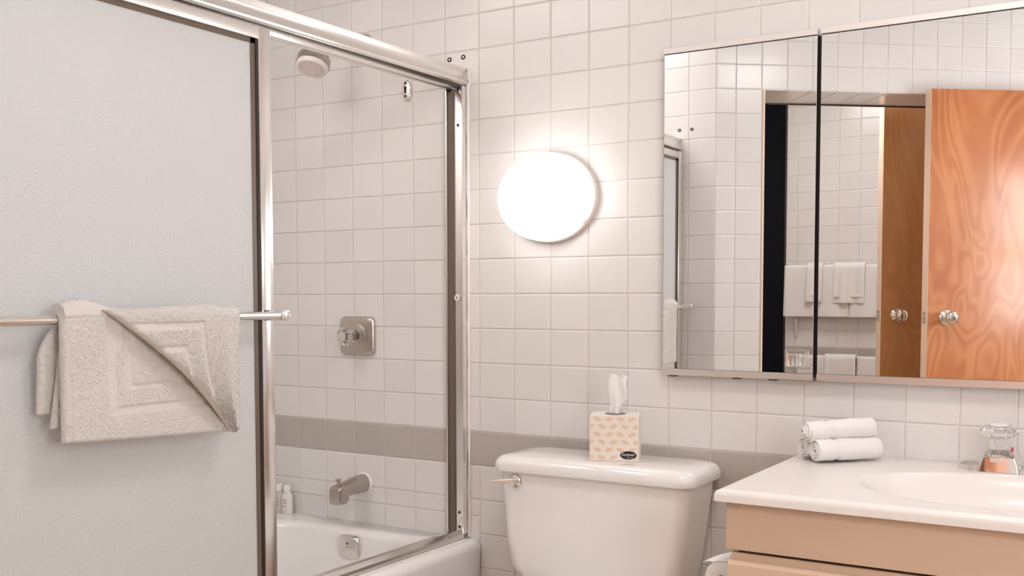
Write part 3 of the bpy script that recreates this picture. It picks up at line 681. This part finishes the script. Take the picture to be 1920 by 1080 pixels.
bm = BM(); bm.faces.new([bm.verts.new((0.0395 + x, -BWY - 0.0006, 0.0175 + z)) for x, z in superell(0, 0, 0.0225, 0.0115, 2, 40)]); lg = finish(bm, 'logo_oval', 'ink', ca, 0, 'black oval logo')
def text_mesh(txt, size, m, parent, loc, rot, shear=0.0, name='lettering', bold=0.0):
    cu = bpy.data.curves.new('txt', 'FONT'); cu.body = txt; cu.size = size; cu.align_x = 'CENTER'; cu.align_y = 'CENTER'; cu.shear = shear; cu.offset = bold; cu.resolution_u = 3
    to_ = bpy.data.objects.new('txt', cu); COL.objects.link(to_)
    dg = bpy.context.evaluated_depsgraph_get(); me = bpy.data.meshes.new_from_object(to_.evaluated_get(dg)); bpy.data.objects.remove(to_)
    me.materials.clear(); me.materials.append(M[m]); o = bpy.data.objects.new(name, me); COL.objects.link(o); o.parent = parent; o.location = loc; o.rotation_euler = rot
    return o
text_mesh('Surpass', 0.0118, 'ink_white', lg, (0.0385, -BWY - 0.0008, 0.0195), (PI / 2, 0, 0), 0.25)
text_mesh('facial tissue', 0.0042, 'ink_white', lg, (0.044, -BWY - 0.0008, 0.0105), (PI / 2, 0, 0), 0.15)
bm = BM(); rr = []      # pulled-up tissue: a pleated, leaning sheet
for z, xl, xr, dep in ((-0.004, -0.017, 0.016, 0.010), (0.010, -0.017, 0.013, 0.012), (0.028, -0.015, 0.019, 0.012), (0.042, -0.017, 0.031, 0.010), (0.060, -0.019, 0.033, 0.008), (0.078, -0.020, 0.029, 0.007), (0.095, -0.019, 0.029, 0.006), (0.103, -0.016, 0.034, 0.005), (0.108, -0.015, 0.022, 0.004)):
    row = []
    for i in range(15):
        t = i / 14; x = xl + (xr - xl) * t
        row.append((x, dep * math.sin(t * 3.1 + 0.4) + 0.4 * dep * math.sin(t * 9 + z * 40), BWZ + z + 0.004 * (1 - t) * (z > 0.1)))
    row2 = [(x, y + 0.0012, z) for x, y, z in reversed(row)]
    rr.append(row + row2)
loft(bm, rr); finish(bm, 'tissue', 'paper', tb, 60, 'white tissue pulled up through the slot')

# ------------------------------------------------------------------ vanity and countertop
XV0, XV1 = 0.412, 1.95; YV = -0.629
vn = thing('vanity', 'tan laminate vanity cabinet under the white countertop', 'vanity', (0.8, -0.3, ZF))
def vtr(bm): bmesh.ops.translate(bm, vec=Vector((-0.8, 0.3, -ZF)), verts=bm.verts); return bm
bm = BM(); box(bm, XV0, XV0 + 0.016, YV + 0.022, -0.003, ZF + 0.002, -0.447); finish(vtr(bm), 'side_panel', 'laminate_edge', vn, 0)
bm = BM(); box(bm, XV0 + 0.016, XV1, YV + 0.045, YV + 0.05, ZF + 0.10, -0.448); finish(vtr(bm), 'carcass_front', 'hole', vn, 0)
bm = BM(); box(bm, XV0 + 0.016, XV1, YV + 0.07, YV + 0.08, ZF + 0.002, ZF + 0.10); finish(vtr(bm), 'toe_kick', 'hole', vn, 0)
bm = BM(); box(bm, XV0 + 0.001, XV0 + 0.0145, YV + 0.021, YV + 0.045, ZF + 0.1, -0.448); finish(vtr(bm), 'side_edge', 'laminate_edge', vn, 0)
bm = BM(); box(bm, XV0 - 0.005, 1.4, YV, YV + 0.018, -0.5525, -0.4475, 0.0015); finish(vtr(bm), 'apron_panel', 'laminate', vn, 30, 'plain tan panel below the countertop')
bm = BM(); box(bm, XV0 + 0.004, XV1, YV + 0.012, YV + 0.03, -0.585, -0.5605, 0.001); finish(vtr(bm), 'face_rail', 'laminate', vn, 30)
xs = [XV0 - 0.003, 0.80, 1.19, 1.58, XV1]
for a, b in zip(xs, xs[1:]):
    bm = BM(); prof = [(YV + 0.018, -0.78), (YV, -0.78), (YV, -0.585), (YV + 0.010, -0.577), (YV + 0.018, -0.577)]
    loft(bm, [[(a + 0.002, y, z) for y, z in prof], [(b - 0.002, y, z) for y, z in prof]]); dw = finish(vtr(bm), 'drawer_front', 'laminate', vn, 0)
    bm = BM(); box(bm, a + 0.002, b - 0.002, YV, YV + 0.018, ZF + 0.11, -0.79, 0.0015); finish(vtr(bm), 'cabinet_door', 'laminate', vn, 30)
ct = thing('countertop', 'glossy cream countertop with a moulded oval sink', 'countertop', (0.8, -0.3, -0.446))
bm = BM(); CX0, CX1, CY0, CY1, CZ = 0.389, 2.05, -0.655, -0.002, -0.4205
SX, SY, SHX, SHY = 0.93, -0.355, 0.295, 0.205
def cz_at(x, y):
    r = 0.013; d = min(x - CX0, y - CY0); z = CZ
    if d < r: z = CZ - r + math.sqrt(max(0, r * r - (r - d) ** 2))
    e = math.sqrt(((x - SX) / SHX) ** 2 + ((y - SY) / SHY) ** 2)
    if e < 1.1:
        t = max(0, min(1, (1.1 - e) / 0.2)); lip = 0.004 * math.exp(-((e - 1.06) / 0.05) ** 2) * 0
        q = max(0, 1.06 - e); k = min(1, q / 0.22); z -= 0.004 * t * t * (3 - 2 * t) + 0.13 * (1 - (1 - min(1, q)) ** 2.2) * k * k * (3 - 2 * k)
    return z
xs = [CX0 + 0.013 * (1 - math.cos(PI / 2 * i / 5)) for i in range(6)] + [CX0 + 0.013 + (CX1 - CX0 - 0.013) * i / 150 for i in range(1, 151)]
ys = [CY0 + 0.013 * (1 - math.cos(PI / 2 * i / 5)) for i in range(6)] + [CY0 + 0.013 + (CY1 - CY0 - 0.013) * i / 80 for i in range(1, 81)]
G = [[bm.verts.new((x - 0.8, y + 0.3, cz_at(x, y) + 0.446)) for x in xs] for y in ys]
for j in range(len(ys) - 1):
    for i in range(len(xs) - 1): bm.faces.new((G[j][i], G[j][i + 1], G[j + 1][i + 1], G[j + 1][i]))
def skirt(vl):
    lo = [bm.verts.new((v.co.x, v.co.y, -0.446 + 0.446)) for v in vl]
    for a, b, c, d in zip(vl, vl[1:], lo[1:], lo): bm.faces.new((a, b, c, d))
skirt(G[0]); skirt([r[0] for r in G]); skirt(G[-1]); skirt([r[-1] for r in G])
bm.faces.new([bm.verts.new(p) for p in ((CX0 - 0.8, CY0 + 0.3, 0), (CX0 - 0.8 + 0.03, CY0 + 0.3, 0), (CX0 - 0.8 + 0.03, CY1 + 0.3, 0), (CX0 - 0.8, CY1 + 0.3, 0))])
bm.faces.new([bm.verts.new(p) for p in ((CX0 - 0.8, CY0 + 0.3, 0), (CX1 - 0.8, CY0 + 0.3, 0), (CX1 - 0.8, CY0 + 0.33, 0), (CX0 - 0.8, CY0 + 0.33, 0))])
finish(bm, 'sink_top', 'counter', ct, 60)

# faucet
fa = thing('faucet', 'chrome sink faucet with a clear crystal knob on the countertop', 'faucet', (0.878, -0.075, CZ + 0.0005))
bm = BM(); rr = []
for z, s, t in ((0, 1, 1), (0.010, 1, 1), (0.016, 0.94, 0.8), (0.020, 0.80, 0.5)):
    rr.append([(x, y, z) for x, y in superell(0, 0, 0.092 * s, 0.026 * t, 3, 40)])
loft(bm, rr); finish(bm, 'base_plate', 'chrome', fa, 40)
bm = BM(); rr = []
for z, xa, xb, ya, yb in ((0, -0.047, 0.047, -0.040, 0.026), (0.018, -0.042, 0.044, -0.0377, 0.025), (0.034, -0.036, 0.038, -0.0355, 0.024), (0.0355, -0.034, 0.036, -0.030, 0.024), (0.044, -0.031, 0.030, -0.020, 0.022), (0.050, -0.026, 0.024, -0.014, 0.018)):
    rr.append([(x, y, z) for x, y in rrect((xa + xb) / 2, (ya + yb) / 2, (xb - xa) / 2, (yb - ya) / 2, 0.007, 5)])
loft(bm, rr); bd = finish(bm, 'body', 'chrome', fa, 35)
bm = BM(); box(bm, -0.018, 0.006, -0.0372, -0.0335, 0.023, 0.032, 0.0004, 1); finish(bm, 'temperature_label', 'alu_satin', bd, 0)
bm = BM(); lathe(bm, (0.026, -0.005, 0.047), (0, 0, 1), [(0, 0), (0.003, 0), (0.003, 0.010), (0, 0.010)], 10); finish(bm, 'hot_mark', mat('red_mark', (0.7, 0.12, 0.12), 0.4), bd)
bm = BM(); lathe(bm, (-0.003, 0.0, 0.048), (0.0, -0.06, 1), [(0, 0), (0.017, 0), (0.019, 0.010), (0.0245, 0.026), (0.026, 0.030), (0.038, 0.037), (0.041, 0.046), (0.037, 0.055), (0.026, 0.060), (0, 0.060)], 96, flute=16, fa=0.035)
kb = finish(bm, 'knob', 'acrylic', fa, 35, 'clear crystal fluted knob')
bm = BM(); lathe(bm, (-0.003, -0.0036, 0.1082), (0, -0.06, 1), [(0, 0), (0.021, 0), (0.019, 0.0018), (0, 0.0022)], 32); finish(bm, 'index_cap', 'plastic_white', kb)

# ------------------------------------------------------------------ rolled washcloths
def rolled(p0, p1, R, label, seed, tele=0.0, squash=1.0):
    rnd = random.Random(seed); p0 = Vector(p0); p1 = Vector(p1); L = (p1 - p0).length; a = (p1 - p0).normalized()
    t = thing('rolled_washcloth', label, 'towel', p0, 'rolled washcloths on the countertop')
    u = a.cross(Vector((0, 0, 1))).normalized(); v = u.cross(a).normalized()
    bm = BM(); turns = 3.4; n = 130; m = 44; th = 0.0060; pit = (R - 0.006) / turns
    def surf(sign):
        G = []
        for i in range(n + 1):
            ph = 2 * PI * turns * i / n; r0 = 0.005 + pit * ph / (2 * PI)
            row = []
            for j in range(m + 1):
                s = j / m; ee = min(s, 1 - s) * L; rd = math.sqrt(max(0.0, 1 - max(0, 1 - ee / 0.006) ** 2))
                r = r0 + sign * th * 0.5 * (0.35 + 0.65 * rd) + fz((ph * 0.8, s * 4, seed)) * 0.0016 + (rnd.uniform(-1, 1) * 0.0007 if sign > 0 else 0)
                band_ = 0.0026 * band(s, 0.27, 0.36, 0.015)
                r -= band_ if sign > 0 else 0
                off = -tele * (1 - i / n) * (1 - s)
                row.append(bm.verts.new(a * (s * L + off) + u * (r * math.cos(ph + seed)) + v * (r * math.sin(ph + seed) * squash)))
            G.append(row)
        return G
    O, I = surf(1), surf(-1)
    for i in range(n):
        for j in range(m):
            bm.faces.new((O[i][j], O[i][j + 1], O[i + 1][j + 1], O[i + 1][j])); bm.faces.new((I[i][j], I[i + 1][j], I[i + 1][j + 1], I[i][j + 1]))
        bm.faces.new((O[i][0], O[i + 1][0], I[i + 1][0], I[i][0])); bm.faces.new((O[i][m], I[i][m], I[i + 1][m], O[i + 1][m]))
    for j in range(m):
        bm.faces.new((O[0][j], I[0][j], I[0][j + 1], O[0][j + 1])); bm.faces.new((O[n][j], O[n][j + 1], I[n][j + 1], I[n][j]))
    finish(bm, 'cloth', 'terry_white', t, 80)
    return t
rolled((0.474, -0.195, -0.3900), (0.594, -0.062, -0.3905), 0.0285, 'white rolled washcloth at the front of the bottom row on the counter', 1.0, 0.002)
rolled((0.432, -0.152, -0.3905), (0.534, -0.042, -0.3905), 0.0285, 'white rolled washcloth at the back of the bottom row beside the wall', 2.2, 0.003)
rolled((0.452, -0.186, -0.3440), (0.578, -0.054, -0.3370), 0.0270, 'white rolled washcloth lying on top of the other two', 4.0, 0.016)

# ------------------------------------------------------------------ toilet paper
th_ = thing('toilet_paper_holder', 'small holder with a bar on the side of the vanity', 'paper holder', (0.411, -0.56, -0.64))
bm = BM(); box(bm, -0.012, 0, -0.02, 0.15, -0.02, 0.02, 0.003); finish(bm, 'mount', 'alu', th_)
bm = BM(); box(bm, -0.050, -0.012, 0.135, 0.150, -0.009, 0.009, 0.003); finish(bm, 'arm', 'alu', th_)
bm = BM(); tube(bm, [(-0.040, -0.015, 0), (-0.040, 0.14, 0)], 0.008, 16); finish(bm, 'spindle', 'hole', th_)
tp = thing('toilet_paper_roll', 'white toilet paper roll with its sheet end sticking out beside the vanity', 'toilet paper', (0.372, -0.56, -0.64))
bm = BM(); lathe(bm, (0, 0.0, 0), (0, 1, 0), [(0.017, 0), (0.0375, 0), (0.039, 0.002), (0.039, 0.103), (0.0375, 0.105), (0.017, 0.105), (0.017, 0)], 48); finish(bm, 'roll', 'paper', tp, 40)
bm = BM(); rr = []
for i in range(13):
    t = i / 12
    if t < 0.5: a = PI * (0.42 + 0.24 * t * 2); x, z = 0.0398 * math.cos(a), 0.0398 * math.sin(a)
    else:
        a = PI * 0.66; q = (t - 0.5) * 2; x, z = 0.0398 * math.cos(a) - 0.032 * q, 0.0398 * math.sin(a) - 0.008 * q + 0.010 * math.sin(q * PI) * 0.3
    rr.append([(x, 0.0 + 0.03 * max(0, t - .5), z), (x, 0.105 - 0.10 * max(0, (t - 0.5) * 1.6), z), (x, 0.105 - 0.10 * max(0, (t - 0.5) * 1.6), z + 0.0008), (x, 0.0 + 0.03 * max(0, t - .5), z + 0.0008)])
loft(bm, rr); finish(bm, 'loose_sheet', 'paper', tp, 60)

# ------------------------------------------------------------------ doors seen in the mirror
def knob_set(bm_parent, x, z, y0, s, m='steel', key=True):
    bm = BM(); lathe(bm, (x, y0, z), (0, s, 0), [(0, 0), (0.036, 0), (0.035, 0.006), (0.020, 0.014), (0.013, 0.022), (0.013, 0.034), (0.022, 0.040), (0.030, 0.050), (0.031, 0.058), (0.027, 0.068), (0.012, 0.074), (0, 0.075)], 32)
    k_ = finish(bm, 'knob', m, bm_parent, 50, 'round brushed steel door knob')
    if key:
        bm = BM(); lathe(bm, (x, y0 + s * 0.0735, z), (0, s, 0), [(0, 0), (0.009, 0), (0.008, 0.003), (0.003, 0.003), (0.003, 0.001), (0, 0.001)], 20); finish(bm, 'key_cylinder', 'gasket_bronze', k_)
    return k_
def wood_door(name, hinge, ang, width, ztop, m, label, thick=0.045, kx=0.09, kz=-0.106, key=True):
    # local x runs from the latch edge to the hinge, local +y is the face towards the mirror cabinet
    t = bpy.data.objects.new(name, None); COL.objects.link(t); t.location = hinge; t.rotation_euler = (0, 0, ang); tag(t, label, kind='structure')
    bm = BM(); box(bm, 0.0, width, -thick, 0, ZF + 0.012, ztop, 0.001, 1); lf = finish(bm, 'leaf', m, t, 0)
    bm = BM(); box(bm, -0.0012, 0.0, -thick + 0.001, -0.001, ZF + 0.012, ztop - 0.001); finish(bm, 'edge_band', 'wood_edge_lit', t, 0, 'wood edge with the light on it put into the colour')
    bm = BM(); box(bm, -0.0025, -0.0012, -thick / 2 - 0.0125, -thick / 2 + 0.0125, kz - 0.029, kz + 0.029); lp = finish(bm, 'latch_plate', 'alu_satin', t, 0)
    bm = BM(); box(bm, -0.010, -0.0025, -thick / 2 - 0.007, -thick / 2 + 0.007, kz - 0.008, kz + 0.008, 0.003); finish(bm, 'latch_bolt', 'steel', lp)
    for z_ in (kz + 0.021, kz - 0.021):
        bm = BM(); lathe(bm, (-0.0025, -thick / 2, z_), (-1, 0, 0), [(0, 0), (0.0035, 0), (0.003, 0.001), (0, 0.001)], 12); finish(bm, 'screw', 'screw', lp)
    knob_set(t, kx, kz, 0, 1, key=key)
    return t
a1 = math.atan2(-0.2755, 0.3475)
wood_door('door_1', (0.284, -2.340, 0), a1, 0.70, 0.924, 'wood', 'orange birch door standing open, nearest in the mirror', 0.054, 0.088)
a2 = math.atan2(DY, DX)
wood_door('door_2', (-0.036, -2.862, 0), a2, 0.62, 0.960, 'wood_brown', 'browner birch door behind the open one in the mirror', 0.05, 0.085, key=False)

# ------------------------------------------------------------------ towels on the rear wall
YW = -3.76
def rail(z, label):
    t = thing('towel_rail', label, 'towel rail', (-0.40, YW, z), 'towel rails on the rear wall')
    bm = BM(); tube(bm, [(-0.395, 0.05, 0), (0.75, 0.05, 0)], 0.008, 12); finish(bm, 'bar', 'alu', t, 50)
    for x in (-0.385, 0.74):
        bm = BM(); box(bm, x - 0.009, x + 0.009, 0.001, 0.058, -0.014, 0.014, 0.003); finish(bm, 'post', 'alu', t)
rail(0.172, 'upper towel rail on the rear wall seen in the mirror'); rail(-0.375, 'lower towel rail on the rear wall seen in the mirror')
def hung(x0, x1, ztop, zbot, name, label, cat, lay, grp, hem=True, slant=0.0):
    t = thing(name, label, cat, ((x0 + x1) / 2, YW + 0.05, zbot), grp)
    hw = (x1 - x0) / 2; H = ztop - zbot; r = 0.009 + lay; bm = BM(); rr = []; nx = 36
    for i in range(nx + 1):
        s = i / nx; ring_ = []
        ed = min(s, 1 - s) * 2 * hw; th = 0.009 * (0.25 + 0.75 * math.sqrt(max(0, 1 - max(0, 1 - ed / 0.012) ** 2)))
        def P(y, z):
            k = 1 - max(0, min(1, z / H)); wv = (0.007 * math.sin(s * 9 + x0 * 30) + 0.003 * math.sin(s * 23 + x0 * 11)) * k
            return ((s * 2 - 1) * hw * (1 + 0.03 * k) + slant * k, y + wv * (1 if y > 0 else 0.2), z)
        outer = [(-r - th, 0.12 * H)] + [(-(r + th) * math.cos(PI * j / 10), H - r - th + (r + th) * math.sin(PI * j / 10)) for j in range(11)]
        outer += [(r + th, H * f) for f in (0.75, 0.6, 0.45, 0.3, 0.18, 0.1, 0.04)] + [(r + th * 0.8, 0.0)]
        inner = [(r + th * 0.2, 0.0)] + [(r, H * f) for f in (0.04, 0.1, 0.18, 0.3, 0.45, 0.6, 0.75)] + [(r * math.cos(PI * j / 10), H - r - th + r * math.sin(PI * j / 10)) for j in range(11)] + [(-r, 0.12 * H)]
        rr.append([P(y, z) for y, z in outer + inner])
    loft(bm, rr)
    o = finish(bm, 'cloth', 'terry_white', t, 70)
    if hem:
        bm = BM(); 
        box(bm, -hw + 0.006 + slant * .8, hw - 0.006 + slant * .8, r + 0.002, r + 0.0115, 0.036, 0.050, 0.001); finish(bm, 'woven_band', 'terry_white', t)
    return t
g1 = 'bath towels on the rear wall'; g2 = 'hand towels on the rear wall'
hung(-0.800, -0.408, 0.184, -0.130, 'bath_towel', 'wide white bath towel at the left of the upper rail in the mirror', 'towel', 0.0, g1, False)
hung(-0.400, -0.05, 0.182, -0.132, 'bath_towel', 'white bath towel on the upper rail next to the brown door in the mirror', 'towel', 0.0, g1, False)
hung(-0.492, -0.312, 0.196, -0.048, 'hand_towel', 'white hand towel over both bath towels on the upper rail', 'towel', 0.0185, g2, True, -0.010)
hung(-0.658, -0.560, 0.196, -0.040, 'hand_towel', 'white hand towel on the upper rail beside the cabinet door gap', 'towel', 0.0185, g2, True, -0.012)
hung(-0.720, -0.365, -0.365, -0.70, 'bath_towel', 'white bath towel at the left of the lower rail in the mirror', 'towel', 0.0, g1, False)
hung(-0.355, -0.02, -0.366, -0.70, 'bath_towel', 'white bath towel on the lower rail next to the brown door', 'towel', 0.0, g1, False)
hung(-0.545, -0.362, -0.355, -0.60, 'hand_towel', 'white hand towel on the lower rail in the mirror', 'towel', 0.0185, g2, True)
wb = thing('wall_hook', 'small upright white hook plate on the tiles below the bath towel', 'hook', (-0.741, YW, -0.195))
bm = BM(); box(bm, -0.011, 0.011, 0.001, 0.012, -0.057, 0.057, 0.003); finish(bm, 'plate', 'plastic_white', wb)
bm = BM(); box(bm, -0.004, 0.004, 0.012, 0.026, -0.050, 0.050, 0.002); finish(bm, 'grip', 'alu_satin', wb)
